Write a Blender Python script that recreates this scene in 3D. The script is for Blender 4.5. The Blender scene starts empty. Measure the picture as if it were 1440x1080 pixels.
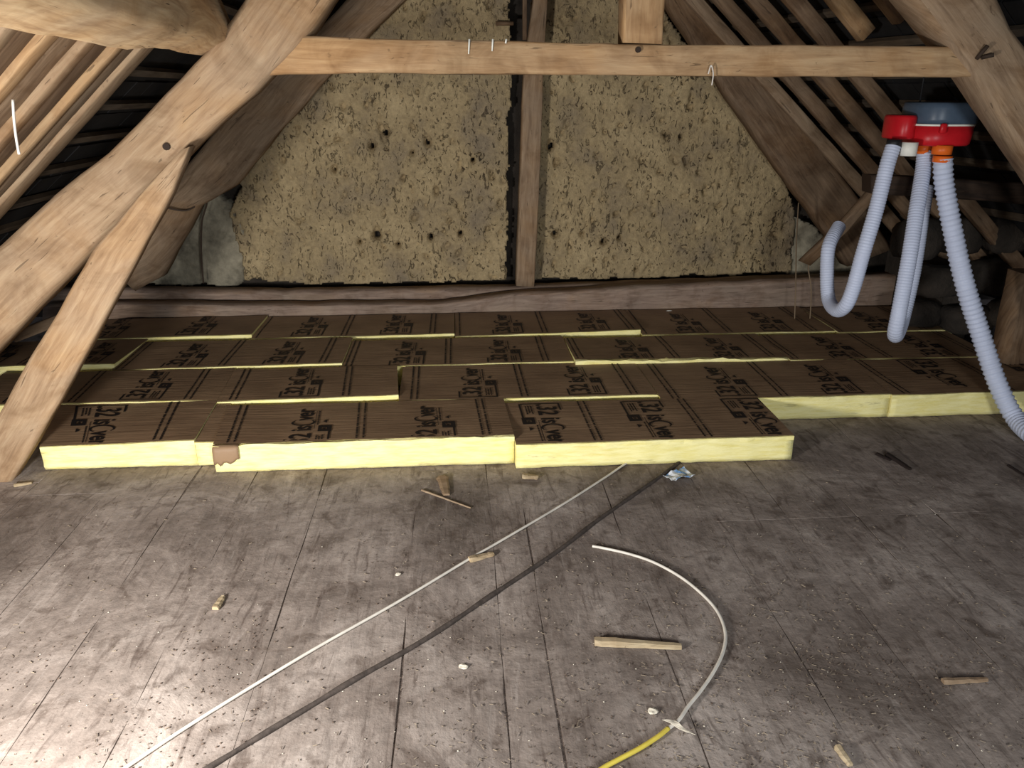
import bpy, bmesh, math, random
from mathutils import Vector, noise, Matrix
random.seed(7)
R = math.radians
# ------------------------------------------------------------------ camera, world, lights
FPX = 1080.0; PITCH = R(20.8); YAW = R(4.0); EYE = Vector((0, 0, 1.57))
scene = bpy.context.scene
C = scene.collection
cam_d = bpy.data.cameras.new('camera'); cam = bpy.data.objects.new('camera', cam_d); C.objects.link(cam)
cam_d.sensor_fit = 'HORIZONTAL'; cam_d.sensor_width = 36.0; cam_d.lens = 36.0 * FPX / 1440.0
cam_d.clip_start = 0.02
cam.location = EYE; cam.rotation_euler = (math.pi/2 - PITCH, 0, -YAW)
scene.camera = cam
w = bpy.data.worlds.new('world'); scene.world = w; w.use_nodes = True
w.node_tree.nodes['Background'].inputs[0].default_value = (0.72, 0.82, 1.0, 1)
w.node_tree.nodes['Background'].inputs[1].default_value = 0.22
def area(name, loc, target, size, energy, col):
    d = bpy.data.lights.new(name, 'AREA'); d.shape = 'DISK'; d.size = size; d.energy = energy; d.color = col
    o = bpy.data.objects.new(name, d); C.objects.link(o); o.location = loc
    o.rotation_euler = (Vector(target) - Vector(loc)).to_track_quat('-Z', 'Y').to_euler(); return o
area('work_lamp_light', (-1.40, 0.70, 0.66), (-0.9, 2.6, 0.1), 0.28, 92, (1.0, 0.98, 0.965))
area('soft_fill_light', (0.85, -1.2, 1.15), (-0.7, 4.0, 0.9), 0.6, 80, (0.93, 0.97, 1.0))  # soft fill light added behind the camera, no opening modelled
vs = scene.view_settings
vs.view_transform = 'Standard'; vs.look = 'None'; vs.gamma = 1.0; vs.use_curve_mapping = False; vs.exposure = 0.0

# ------------------------------------------------------------------ helpers
def ray(px, py):
    u = (px - 720) / FPX; v = (540 - py) / FPX
    x, y, z = u, math.cos(PITCH) + v*math.sin(PITCH), -math.sin(PITCH) + v*math.cos(PITCH)
    c, s = math.cos(YAW), math.sin(YAW)
    return Vector((x*c + y*s, -x*s + y*c, z))
def PZ(px, py, z=0.0):
    r = ray(px, py); return EYE + r * ((z - EYE.z) / r.z)
def PY(px, py, y):
    r = ray(px, py); return EYE + r * (y / r.y)
def link(name, me, mat, parent=None):
    o = bpy.data.objects.new(name, me); C.objects.link(o)
    if mat and not me.materials: me.materials.append(mat)
    if parent: o.parent = parent
    return o
def obj(name, bm, mat, parent=None, smooth=False):
    me = bpy.data.meshes.new(name); bm.to_mesh(me); bm.free()
    if smooth:
        for p in me.polygons: p.use_smooth = True
    return link(name, me, mat, parent)
def tag(o, label=None, cat=None, group=None, kind=None):
    if label: o['label'] = label
    if cat: o['category'] = cat
    if group: o['group'] = group
    if kind: o['kind'] = kind
    return o
def empty(name, loc):
    o = bpy.data.objects.new(name, None); C.objects.link(o); o.location = loc; o.empty_display_size = .05; return o
def ptree(parent, child):           # parent while keeping the world place of a mesh built in world space
    child.parent = parent; child.matrix_parent_inverse = Matrix.Translation(parent.location).inverted(); return child
def nz(p, f, seed=0.0): return noise.noise(Vector((p[0]*f + seed, p[1]*f - seed*1.7, p[2]*f + seed*.6)))
def add_box(bm, x0, x1, y0, y1, z0, z1):
    v = [bm.verts.new(c) for c in ((x0,y0,z0),(x1,y0,z0),(x1,y1,z0),(x0,y1,z0),(x0,y0,z1),(x1,y0,z1),(x1,y1,z1),(x0,y1,z1))]
    for f in ((3,2,1,0),(4,5,6,7),(0,1,5,4),(1,2,6,5),(2,3,7,6),(3,0,4,7)): bm.faces.new([v[i] for i in f])
def catmull(pts, n):
    out = []
    P = [pts[0]*2 - pts[1]] + list(pts) + [pts[-1]*2 - pts[-2]]
    for i in range(1, len(P)-2):
        a, b, c, d = P[i-1], P[i], P[i+1], P[i+2]
        for k in range(n):
            t = k / n
            out.append(.5*((2*b) + (c-a)*t + (2*a-5*b+4*c-d)*t*t + (3*b-a-3*c+d)*t**3))
    out.append(P[-2].copy()); return out
def tube(pts, rad, seg=8, radf=None, cap=True):
    """swept tube; radf(s) scales the radius along the length"""
    bm = bmesh.new(); uvl = bm.loops.layers.uv.new('UVMap'); rings = []; s = 0.0; ss = []
    t0 = (pts[1]-pts[0]).normalized(); n = t0.orthogonal().normalized()
    for i, p in enumerate(pts):
        t = (pts[min(i+1, len(pts)-1)] - pts[max(i-1, 0)]).normalized()
        n = (n - t*n.dot(t)).normalized(); b = t.cross(n)
        if i: s += (p - pts[i-1]).length
        ss.append(s); r = rad * (radf(s) if radf else 1)
        rings.append([bm.verts.new(p + (n*math.cos(a) + b*math.sin(a))*r) for a in [2*math.pi*k/seg for k in range(seg)]])
    for i in range(len(rings)-1):
        for k in range(seg):
            f = bm.faces.new((rings[i][k], rings[i][(k+1)%seg], rings[i+1][(k+1)%seg], rings[i+1][k])); f.smooth = True
            for lp, (a, c) in zip(f.loops, ((ss[i],k),(ss[i],k+1),(ss[i+1],k+1),(ss[i+1],k))): lp[uvl].uv = (a, c/seg*rad*6.28)
    if cap:
        bm.faces.new(rings[0][::-1]); bm.faces.new(rings[-1])
    return bm
def resample(pts, d):
    out = [pts[0].copy()]; acc = 0
    for a, b in zip(pts, pts[1:]):
        L = (b-a).length; n = max(1, int(round(L/d)))
        for k in range(1, n+1): out.append(a.lerp(b, k/n))
    return out

# ------------------------------------------------------------------ materials
class NT:
    def __init__(s, name):
        s.m = bpy.data.materials.new(name); s.m.use_nodes = True; s.t = s.m.node_tree; s.n = s.t.nodes; s.l = s.t.links
        s.b = s.n['Principled BSDF']; s.b.inputs['Roughness'].default_value = .85
        s.b.inputs['Specular IOR Level'].default_value = .25
    def node(s, typ, **kw):
        x = s.n.new(typ)
        for k, v in kw.items():
            if k in x.inputs: x.inputs[k].default_value = v
            else: setattr(x, k, v)
        return x
    def coord(s, out='Object', scale=(1,1,1), per_object=False):
        c = s.node('ShaderNodeTexCoord'); m = s.node('ShaderNodeMapping'); m.inputs['Scale'].default_value = scale
        s.l.new(c.outputs[out], m.inputs['Vector'])
        if per_object:
            oi = s.node('ShaderNodeObjectInfo'); mm = s.node('ShaderNodeMath', operation='MULTIPLY'); mm.inputs[1].default_value = 37.0
            s.l.new(oi.outputs['Random'], mm.inputs[0]); s.l.new(mm.outputs[0], m.inputs['Location'])
        return m.outputs[0]
    def noise(s, vec, scale, detail=4, rough=.55, dist=0):
        n = s.node('ShaderNodeTexNoise'); n.inputs['Scale'].default_value = scale; n.inputs['Detail'].default_value = detail
        n.inputs['Roughness'].default_value = rough; n.inputs['Distortion'].default_value = dist; s.l.new(vec, n.inputs['Vector']); return n.outputs['Fac']
    def ramp(s, fac, stops):
        r = s.node('ShaderNodeValToRGB'); e = r.color_ramp.elements
        while len(e) < len(stops): e.new(.5)
        for x, (p, c) in zip(e, stops):
            x.position = p; x.color = (c, c, c, 1) if isinstance(c, (int, float)) else (*c, 1)
        s.l.new(fac, r.inputs[0]); return r.outputs[0]
    def mix(s, a, b, fac, mode='MIX'):
        m = s.node('ShaderNodeMix', data_type='RGBA', blend_type=mode)
        for sock, v in ((m.inputs[6], a), (m.inputs[7], b), (m.inputs[0], fac)):
            if hasattr(v, 'is_output'): s.l.new(v, sock)
            elif isinstance(v, (int, float)): sock.default_value = v
            else: sock.default_value = (*v, 1)
        return m.outputs[2]
    def bump(s, h, strength, dist=.01, prev=None):
        b = s.node('ShaderNodeBump'); b.inputs['Strength'].default_value = strength; b.inputs['Distance'].default_value = dist
        s.l.new(h, b.inputs['Height'])
        if prev: s.l.new(prev, b.inputs['Normal'])
        return b.outputs[0]
    def done(s, col, normal=None, rough=None):
        if hasattr(col, 'is_output'): s.l.new(col, s.b.inputs['Base Color'])
        else: s.b.inputs['Base Color'].default_value = (*col, 1)
        if normal: s.l.new(normal, s.b.inputs['Normal'])
        if rough is not None: s.b.inputs['Roughness'].default_value = rough
        return s.m
def S(r, g, b):                       # sRGB 0-255 to linear
    f = lambda c: (c/255/12.92) if c/255 <= .04045 else ((c/255+.055)/1.055)**2.4
    return (f(r), f(g), f(b))
def wood(name, light, mid, dark, grey=.25, crack=.5):
    t = NT(name); v = t.coord('UV', (1,1,1), True); vs_ = t.node('ShaderNodeMapping'); vs_.inputs['Scale'].default_value = (1.6, 14, 1); t.l.new(v, vs_.inputs['Vector'])
    grain = t.noise(vs_.outputs[0], 3.2, 6, .6, .6)
    vf = t.node('ShaderNodeMapping'); vf.inputs['Scale'].default_value = (4, 90, 1); t.l.new(v, vf.inputs['Vector'])
    fine = t.noise(vf.outputs[0], 2.0, 5, .65, .3)
    big = t.noise(v, 3.0, 3, .5)
    c = t.ramp(grain, [(.2, dark), (.45, mid), (.75, light)])
    bl = t.noise(v, 5.5, 4, .6, .8); c = t.mix(c, t.ramp(bl, [(.3, (.62,.55,.48)), (.52, (1,1,1)), (.72, (1.0,.98,.94))]), .8, 'MULTIPLY')
    hu = t.noise(v, 2.2, 4, .6, .5); c = t.mix(c, t.ramp(hu, [(.35, (1.0,.92,.80)), (.5, (1,1,1)), (.65, (.90,.92,.93))]), .9, 'MULTIPLY')
    sc = t.noise(v, 12, 5, .7, 2.2); c = t.mix(c, S(70,50,36), t.ramp(sc, [(.66, 0.0), (.71, .6)]))
    c = t.mix(c, S(160,145,125), t.ramp(big, [(.5, 0.0), (.75, grey)]))
    c = t.mix(c, t.ramp(fine, [(.3, .7), (.6, 1.0)]), .4, 'MULTIPLY')
    spots = t.noise(v, 22, 3, .6)
    c = t.mix(c, S(60,42,30), t.ramp(spots, [(.69, 0.0), (.76, .5)]))
    vc = t.node('ShaderNodeMapping'); vc.inputs['Scale'].default_value = (1.3, 16, 1); t.l.new(v, vc.inputs['Vector'])
    ck = t.noise(vc.outputs[0], 4.3, 2, .5, 1.2)
    cr = t.ramp(ck, [(.70, 0.0), (.72, crack)])
    c = t.mix(c, S(38,26,18), cr)
    n = t.bump(grain, .12, .008); n = t.bump(fine, .12, .003, n)
    inv = t.ramp(cr, [(0, 1.0), (1, 0.0)]); n = t.bump(inv, .5, .008, n)
    return t.done(c, n, .8)
M = {}
M['oak'] = wood('hewn_oak', S(178,153,122), S(156,129,100), S(128,103,78))
M['collar'] = wood('collar_oak', S(188,158,120), S(166,134,98), S(138,108,77), .15)
M['purlin'] = wood('pale_purlin_wood', S(206,180,142), S(182,152,114), S(138,108,78), .4, .9)
M['oak_grey'] = wood('weathered_oak', S(168,144,117), S(144,120,95), S(112,90,70), .35)
M['oak_dark'] = wood('dark_oak', S(138,114,90), S(114,92,71), S(82,64,50), .15)
M['oak_black'] = wood('blackened_oak', S(70,54,42), S(50,38,30), S(30,23,19), .05)
M['sill'] = wood('sill_oak', S(168,146,128), S(142,121,106), S(108,90,77), .4)
M['lath'] = wood('lath_wood', S(104,92,78), S(82,71,59), S(56,47,39), .2, .2)
M['pale'] = wood('pale_splinter', S(200,182,150), S(176,156,124), S(140,120,94), .3, .2)

def mud():
    t = NT('straw_mud_daub'); v = t.coord('Object')
    a = t.noise(v, 3.0, 6, .6); b = t.noise(v, 38, 5, .65); cc = t.noise(v, 11, 4, .6)
    c = t.ramp(a, [(.3, S(146,130,106)), (.5, S(172,151,114)), (.7, S(192,170,130))])
    c = t.mix(c, t.ramp(b, [(.3, .6), (.62, 1.05)]), .7, 'MULTIPLY')
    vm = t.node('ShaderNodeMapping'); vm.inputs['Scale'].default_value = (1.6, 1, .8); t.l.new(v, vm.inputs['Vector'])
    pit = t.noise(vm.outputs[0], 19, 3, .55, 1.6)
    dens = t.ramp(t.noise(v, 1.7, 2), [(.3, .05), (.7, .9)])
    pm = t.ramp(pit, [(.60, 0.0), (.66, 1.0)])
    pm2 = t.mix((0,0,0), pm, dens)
    c = t.mix(c, S(44,33,23), pm2)  # shade of the pits painted in as dark colour, along with straw marks
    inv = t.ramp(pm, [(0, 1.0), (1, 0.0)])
    n = t.bump(inv, 1.0, .025); n = t.bump(b, .8, .015, n); n = t.bump(cc, .5, .02, n)
    return t.done(c, n, .95)
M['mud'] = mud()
def plaster():
    t = NT('old_lime_plaster'); v = t.coord('Object'); a = t.noise(v, 5, 6, .6); b = t.noise(v, 30, 5, .6)
    c = t.ramp(a, [(.32, S(92,86,74)), (.48, S(148,140,120)), (.66, S(182,172,148))])
    c = t.mix(c, t.ramp(b, [(.3, .7), (.6, 1.0)]), .6, 'MULTIPLY')
    return t.done(c, t.bump(a, .8, .03, t.bump(b, .4, .01)), .95)
M['plaster'] = plaster()
def stone_dark():
    t = NT('dark_rubble_stone'); v = t.coord('Object'); a = t.noise(v, 4, 5, .6); b = t.noise(v, 26, 4, .6)
    return t.done(t.ramp(a, [(.3, S(38,34,30)), (.7, S(70,62,54))]), t.bump(b, .6, .02), .95)  # very dark grey-brown stone tones
M['stone'] = stone_dark()
def floor_mat():
    t = NT('dusty_floorboard'); v = t.coord('Object'); vo = t.coord('Object', (1,1,1), True)
    a = t.noise(v, 2.1, 7, .68, .6); b = t.noise(v, 24, 6, .68)
    vs_ = t.coord('Object', (14, 1.4, 1), True); g = t.noise(vs_, 2.2, 5, .6, .5)
    c = t.ramp(a, [(.30, S(100,88,79)), (.5, S(142,129,119)), (.70, S(182,169,158))])
    c = t.mix(c, t.ramp(g, [(.3, .72), (.6, 1.04)]), .5, 'MULTIPLY')
    c = t.mix(c, t.ramp(b, [(.28, .55), (.56, 1.03)]), .6, 'MULTIPLY')
    d = t.noise(v, 9, 5, .62, .8)
    c = t.mix(c, S(82,68,58), t.ramp(d, [(.54, 0.0), (.68, .65)]))
    vy = t.coord('Object', (5, .8, 1)); sm_ = t.noise(vy, 6, 5, .65, 1.0)
    c = t.mix(c, S(74,60,52), t.ramp(sm_, [(.55, 0.0), (.68, .6)]))
    c = t.mix(c, S(186,174,164), t.ramp(sm_, [(.28, .3), (.42, 0.0)]))
    sp = t.noise(v, 70, 2, .5)
    c = t.mix(c, S(58,46,40), t.ramp(sp, [(.68, 0.0), (.74, .5)]))
    sp2 = t.noise(v, 55, 2, .5, .3)
    c = t.mix(c, S(200,190,176), t.ramp(sp2, [(.73, 0.0), (.78, .5)]))
    oi = t.node('ShaderNodeObjectInfo'); c = t.mix(c, t.ramp(oi.outputs['Random'], [(0, .93), (1, 1.04)]), 1.0, 'MULTIPLY')
    n = t.bump(a, .4, .02); n = t.bump(b, .5, .006, n); n = t.bump(g, .3, .006, n)
    return t.done(c, n, .9)
M['floor'] = floor_mat()
def dirt():
    t = NT('packed_dirt'); v = t.coord('Object'); b = t.noise(v, 40, 5, .65)
    return t.done(t.ramp(b, [(.3, S(80,69,62)), (.7, S(136,122,112))]), t.bump(b, .6, .01), .95)
M['dirt'] = dirt()
def wool():
    t = NT('yellow_glass_wool'); v = t.coord('Object', (1,1,1), True)
    vs_ = t.node('ShaderNodeMapping'); vs_.inputs['Scale'].default_value = (1, 1, 7); t.l.new(v, vs_.inputs['Vector'])
    a = t.noise(vs_.outputs[0], 9, 5, .6); f = t.noise(vs_.outputs[0], 60, 4, .6)
    c = t.ramp(a, [(.3, S(238,224,140)), (.6, S(252,242,176))])
    st = t.noise(vs_.outputs[0], 2.6, 5, .65, .4)
    c = t.mix(c, S(112,96,66), t.ramp(st, [(.63, 0.0), (.72, .7)]))
    return t.done(c, t.bump(f, .45, .006, t.bump(a, .3, .01)), .95)
M['wool'] = wool()
def kraft():
    t = NT('brown_kraft_facing'); v = t.coord('Object', (1,1,1), True)
    vr = t.node('ShaderNodeMapping'); vr.inputs['Scale'].default_value = (1, 1, 1); t.l.new(v, vr.inputs['Vector'])
    a = t.noise(v, 4, 4, .5)
    vw = t.node('ShaderNodeMapping'); vw.inputs['Scale'].default_value = (1.5, 22, 1); t.l.new(v, vw.inputs['Vector'])
    wv = t.noise(vw.outputs[0], 2.5, 3, .5, .4)
    c = t.ramp(a, [(.3, S(126,101,77)), (.7, S(147,120,92))])
    return t.done(c, t.bump(wv, .35, .008, t.bump(a, .3, .02)), .55)
M['kraft'] = kraft()
def plain(name, col, rough=.6, bumpy=0, var=.12, scale=30):
    t = NT(name); v = t.coord('Object'); a = t.noise(v, scale, 4, .6)
    c = t.mix(col, t.ramp(a, [(.3, 1-var), (.7, 1.0)]), 1.0, 'MULTIPLY')
    return t.done(c, t.bump(a, bumpy, .004) if bumpy else None, rough)
M['ink'] = plain('black_print_ink', S(34,28,26), .6)
M['inkfaint'] = plain('faint_print_ink', S(84,64,52), .6)
M['hose'] = plain('pale_grey_pvc', S(196,203,222), .42, 0, .1, 12)
M['hose_dark'] = plain('dirty_grey_pvc', S(150,150,158), .5, 0, .2, 12)
M['red'] = plain('red_plastic', S(196,30,38), .35, 0, .15)
M['navy'] = plain('slate_blue_plastic', S(74,88,104), .35, 0, .15)
M['orange'] = plain('orange_plastic', S(232,108,36), .4)
M['white'] = plain('white_plastic', S(232,230,218), .45)
M['black'] = plain('black_rubber', S(30,30,32), .5)
M['cable'] = plain('white_cable_sheath', S(226,218,204), .45, 0, .25, 18)
M['cable_y'] = plain('yellow_cable_sheath', S(222,200,84), .45, 0, .2, 18)
M['cable_d'] = plain('dusty_dark_cable', S(84,74,67), .9, .5, .5, 45)
M['slate'] = plain('dark_slate', S(34,33,33), .8, .4, .4, 14)
M['wire'] = plain('rusty_wire', S(84,70,58), .7)
M['twine'] = plain('hemp_twine', S(140,120,96), .9)
M['web'] = plain('dusty_cobweb', S(216,208,196), .95)
def film():
    t = NT('crumpled_blue_white_film'); a = t.noise(t.coord('Object'), 24, 2, .4)
    return t.done(t.ramp(a, [(.5, S(214,216,218)), (.6, S(110,152,200))]), None, .4)
M['blue'] = film()
M['straw'] = plain('straw_chaff', S(142,127,108), .9, 0, .4, 9)
M['crumb'] = plain('earth_crumbs', S(104,88,76), .95, 0, .4, 20)
M['chip'] = plain('pale_chips', S(216,206,186), .9, 0, .2, 20)
M['char'] = plain('charred_splinter', S(44,34,30), .9, .3, .3, 30)

# ------------------------------------------------------------------ timbers
def beam_rings(rings3, depth_vecs, wob=.006, seed=0.0, step=.07, rnd=.16):
    """rings3: list of (edgeA, edgeB) points of the front face; depth_vecs: vector to the back. Rounded hewn box with worn edges."""
    st = []
    for (a0, b0), d0, (a1, b1), d1 in zip(rings3, depth_vecs, rings3[1:], depth_vecs[1:]):
        n = max(1, int(((a1+b1)/2 - (a0+b0)/2).length / step))
        for k in range(n): t = k/n; st.append((a0.lerp(a1, t), b0.lerp(b1, t), d0.lerp(d1, t)))
    st.append((*rings3[-1], depth_vecs[-1]))
    c = rnd
    prof = [(c*.5,0),(.3,0),(.5,0),(.7,0),(1-c*.5,0),(1,c*.5),(1,.5),(1,1-c*.5),(1-c*.5,1),(.5,1),(c*.5,1),(0,1-c*.5),(0,.5),(0,c*.5)]
    bm = bmesh.new(); uvl = bm.loops.layers.uv.new('UVMap'); rings = []; s = 0; ss = []; peri = []
    for i, (a, b, d) in enumerate(st):
        if i: s += ((a+b)/2 - (st[i-1][0]+st[i-1][1])/2).length
        ss.append(s); ring = []; pp = [0]
        ctr = (a+b)/2 + d/2
        for (u, v) in prof:
            p = a.lerp(b, u) + d*v
            k = nz(p, 5, seed)*wob + nz(p, 17, seed+3)*wob*.5
            p = p + (p-ctr).normalized()*k
            if ring: pp.append(pp[-1] + (p-ring[-1]).length)
            ring.append(p)
        pp.append(pp[-1] + (ring[0]-ring[-1]).length)
        peri.append(pp); rings.append([bm.verts.new(p) for p in ring])
    n = len(prof)
    for i in range(len(rings)-1):
        for k in range(n):
            f = bm.faces.new((rings[i][k], rings[i][(k+1)%n], rings[i+1][(k+1)%n], rings[i+1][k])); f.smooth = True
            for lp, q in zip(f.loops, ((ss[i],peri[i][k]),(ss[i],peri[i][k+1]),(ss[i+1],peri[i+1][k+1]),(ss[i+1],peri[i+1][k]))): lp[uvl].uv = q
    bm.faces.new(rings[0][::-1]); bm.faces.new(rings[-1])
    bmesh.ops.recalc_face_normals(bm, faces=bm.faces)
    return bm
def beam_px(name, stations, Y, depth, mat, wob=.006, rnd=.16, parent=None):
    ys = Y if isinstance(Y, (list, tuple)) else [Y]*len(stations)
    rg = [(PY(*a, y), PY(*b, y)) for (a, b), y in zip(stations, ys)]
    return obj(name, beam_rings(rg, [Vector((0, depth, 0))]*len(rg), wob, random.random()*50, rnd=rnd), mat, parent)
def beam_3d(name, pts, w, h, side, mat, wob=.005, rnd=.16, parent=None):
    """box timber along pts; side = width direction, second direction from the tangent"""
    t = (pts[-1]-pts[0]).normalized(); sd = Vector(side); sd = (sd - t*sd.dot(t)).normalized(); up = t.cross(sd).normalized()
    ws = w if isinstance(w, (list, tuple)) else [w]*len(pts)
    rg = [(p - sd*a/2 - up*h/2, p + sd*a/2 - up*h/2) for p, a in zip(pts, ws)]
    return obj(name, beam_rings(rg, [up*h]*len(pts), wob, random.random()*50, rnd=rnd), mat, parent)

TY = 3.2       # face of the truss
GY = 5.42      # face of the gable timbers
WY = 5.62      # face of the daub

# ------------------------------------------------------------------ floor
floor = empty('floor', (0, 0, 0)); tag(floor, 'old dusty grey floorboards of the loft', kind='structure')
bm = bmesh.new(); add_box(bm, -4.4, 5.2, -1.6, 6.2, -.12, -.0052); sb = obj('dust_bed', bm, M['dirt'], floor)
xs = [-3.6, -3.3]
joints = sorted([PZ(134,876).x, PZ(334,1035).x, PZ(559,1000).x, PZ(711,980).x, PZ(790,1040).x, PZ(1140,950).x])
edges = [-4.3, -4.02, -3.72, -3.4, -3.1, -2.78, -2.48, -2.15, -1.83, -1.5] + [j for j in joints if j > -1.35] 
x = edges[-1]
while x < 5.0:
    x += random.uniform(.26, .36); edges.append(x)
ee = [edges[0]]
for e in edges[1:]:
    if e - ee[-1] > .47: ee.append((e + ee[-1]) / 2 + random.uniform(-.03, .03))
    if e - ee[-1] > .12: ee.append(e)
YJ = PZ(1250, 724).y
for i, (a, b) in enumerate(zip(ee, ee[1:])):
    segs = [(-1.5, YJ, 0), (YJ, 6.1, 1)] if a > .85 else ([(-1.5, random.uniform(2.9, 4.4), 0)] if True else [])
    if len(segs) == 1: segs.append((segs[0][1], 6.1, 1))
    for (y0, y1, q) in segs:
        g = random.uniform(.0004, .0014); dz = random.uniform(-.0022, -.0012); n = max(2, int((y1-y0)/.09)); m = 6
        bm = bmesh.new(); rows = []
        for r in range(n+1):
            yy = y0 + .002 + (y1-y0-.004)*r/n; row = []
            for k in range(m+1):
                u = k/m; xx = a + g + (b-a-2*g)*u
                if k in (0, m): xx += nz((a*9+k, yy, 0), 2.5)*.008 + nz((a*5+k, yy, 3), 12)*.003
                zz = dz + nz((xx, yy, 1), 2)*.0015 + (-.0007 + nz((xx*3, yy, 7), 3)*.0012 if k in (0, m) else 0)
                row.append(bm.verts.new((xx, yy, min(zz, -.0005))))
            rows.append(row)
        for r in range(n):
            for k in range(m):
                f = bm.faces.new((rows[r][k], rows[r][k+1], rows[r+1][k+1], rows[r+1][k])); f.smooth = True
        bd = [e for e in bm.edges if len(e.link_faces) == 1]
        for e in bd: e.smooth = False
        ex = bmesh.ops.extrude_edge_only(bm, edges=bd)
        for v_ in ex['geom']:
            if isinstance(v_, bmesh.types.BMVert): v_.co.z = -.036
        bmesh.ops.recalc_face_normals(bm, faces=bm.faces)
        obj('floorboard', bm, M['floor'], floor)

# ------------------------------------------------------------------ gable wall
wall = empty('wall_back', (0, WY, 0)); tag(wall, 'gable wall of straw and mud daub panels', kind='structure')
def inpoly(x, z, poly):
    c = False; j = len(poly)-1
    for i in range(len(poly)):
        xi, zi = poly[i]; xj, zj = poly[j]
        if (zi > z) != (zj > z) and x < (xj-xi)*(z-zi)/(zj-zi)+xi: c = not c
        j = i
    return c
def relief_panel(name, pxs, Y, mat, amp, step, seed, pits=.02, edge=.025, thick=.13, holes=()):
    poly = [(p.x, p.z) for p in (PY(a, b, Y) for a, b in pxs)]
    x0, x1 = min(p[0] for p in poly), max(p[0] for p in poly); z0, z1 = min(p[1] for p in poly), max(p[1] for p in poly)
    nx, nzz = int((x1-x0)/step)+1, int((z1-z0)/step)+1
    bm = bmesh.new(); V = {}
    hp = [(PY(a, b, Y), r) for a, b, r in holes]
    def vert(i, k):
        if (i, k) in V: return V[(i, k)]
        xx, zz = x0+i*step, z0+k*step; p = (xx, zz, seed)
        d = nz(p, 2.2, seed)*amp + nz(p, 7, seed+2)*amp*.55 + nz(p, 24, seed+5)*amp*.28
        q = nz((xx*1.2, zz*.75, seed), 15, seed+9) + .5*nz(p, 31, seed+4)
        dens = .5 + .8*nz(p, 1.1, seed+7)
        dep = max(0, q-.42+.12*(1-dens))*pits*7
        for h, r in hp:
            rr = math.hypot((xx-h.x), (zz-h.z)*.7)/r + .5*nz(p, 20, 2)
            if rr < 1: dep += .07*(1-rr)**.5
        jx = nz(p, 40, seed+11)*step*.35
        v = bm.verts.new((xx+jx, Y - d + min(dep, .09), zz+nz(p, 40, seed+15)*step*.35)); V[(i, k)] = v; return v
    for i in range(nx):
        for k in range(nzz):
            xx, zz = x0+(i+.5)*step, z0+(k+.5)*step
            o1 = nz((xx, zz, 5), 9, seed)*edge + nz((xx, zz, 8), 28, seed)*edge*.5; o2 = nz((xx, zz, 7), 9, seed+4)*edge
            if any(math.hypot(xx-h.x, (zz-h.z)*.7)/r + .5*nz((xx, zz, seed), 20, 2) < .45 for h, r in hp): continue
            if inpoly(xx+o1, zz+o2, poly):
                f = bm.faces.new((vert(i,k), vert(i+1,k), vert(i+1,k+1), vert(i,k+1))); f.smooth = True
    bd = [e for e in bm.edges if len(e.link_faces) == 1]
    ex = bmesh.ops.extrude_edge_only(bm, edges=bd)
    for v_ in ex['geom']:
        if isinstance(v_, bmesh.types.BMVert): v_.co.y = Y + thick
    bmesh.ops.recalc_face_normals(bm, faces=bm.faces)
    o = obj(name, bm, mat); ptree(wall, o); return o
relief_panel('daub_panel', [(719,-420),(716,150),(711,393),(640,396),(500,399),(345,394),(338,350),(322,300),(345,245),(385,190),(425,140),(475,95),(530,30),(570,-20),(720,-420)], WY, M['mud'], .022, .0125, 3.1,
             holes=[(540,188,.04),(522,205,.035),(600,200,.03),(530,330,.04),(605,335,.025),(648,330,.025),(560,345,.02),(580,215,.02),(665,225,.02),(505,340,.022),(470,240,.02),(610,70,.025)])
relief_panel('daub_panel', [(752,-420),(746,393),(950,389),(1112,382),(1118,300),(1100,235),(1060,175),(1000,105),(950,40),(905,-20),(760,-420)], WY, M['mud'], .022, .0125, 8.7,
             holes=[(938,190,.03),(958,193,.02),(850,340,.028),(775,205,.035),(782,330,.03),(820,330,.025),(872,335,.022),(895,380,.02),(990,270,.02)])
relief_panel('plaster_patch', [(150,402),(340,402),(345,330),(325,285),(300,270),(255,290),(225,325),(190,365)], WY+.03, M['plaster'], .03, .014, 14.2, pits=.006)
relief_panel('plaster_patch', [(1112,300),(1145,320),(1190,360),(1225,392),(1112,392)], WY+.02, M['plaster'], .03, .014, 21.0, pits=.006)
bm = bmesh.new(); add_box(bm, -4.3, 5.2, WY+.16, WY+.34, -.1, 4.2); o = obj('rubble_backing', bm, M['stone']); ptree(wall, o)
# low rubble wall in the dark under the right eave
wr = empty('wall_right', (3.1, 4.5, 0)); tag(wr, 'low rubble stone wall in the dark under the right eave', kind='structure')
bm = bmesh.new(); add_box(bm, 3.14, 3.34, 4.66, 5.4, 0, .5); ptree(wr, obj('rubble_core', bm, M['stone']))
for i, (a, b, w_, h_) in enumerate([(1290,335,70,62),(1350,330,64,58),(1320,395,84,50),(1395,390,84,54),(1290,440,70,40),(1360,448,80,44),(1425,440,70,46),(1415,330,60,56)]):
    c = PY(a, b, 4.68-.0016*(a-1290)); bm = bmesh.new(); bmesh.ops.create_icosphere(bm, subdivisions=3, radius=1)
    sx, sz = w_/470.0, h_/470.0
    for v_ in bm.verts:
        p = v_.co.copy(); m_ = max(abs(p.x), abs(p.z), abs(p.y)); p = p*(.55+.45/m_)
        k = 1+.16*nz(p, 1.3, i*5.0)+.05*nz(p, 5, i)
        v_.co = Vector((c.x+p.x*sx*k, c.y+p.y*.1*k, c.z+p.z*sz*k))
    o = obj('rubble_stone', bm, M['stone'], None, True); ptree(wr, o)

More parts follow.
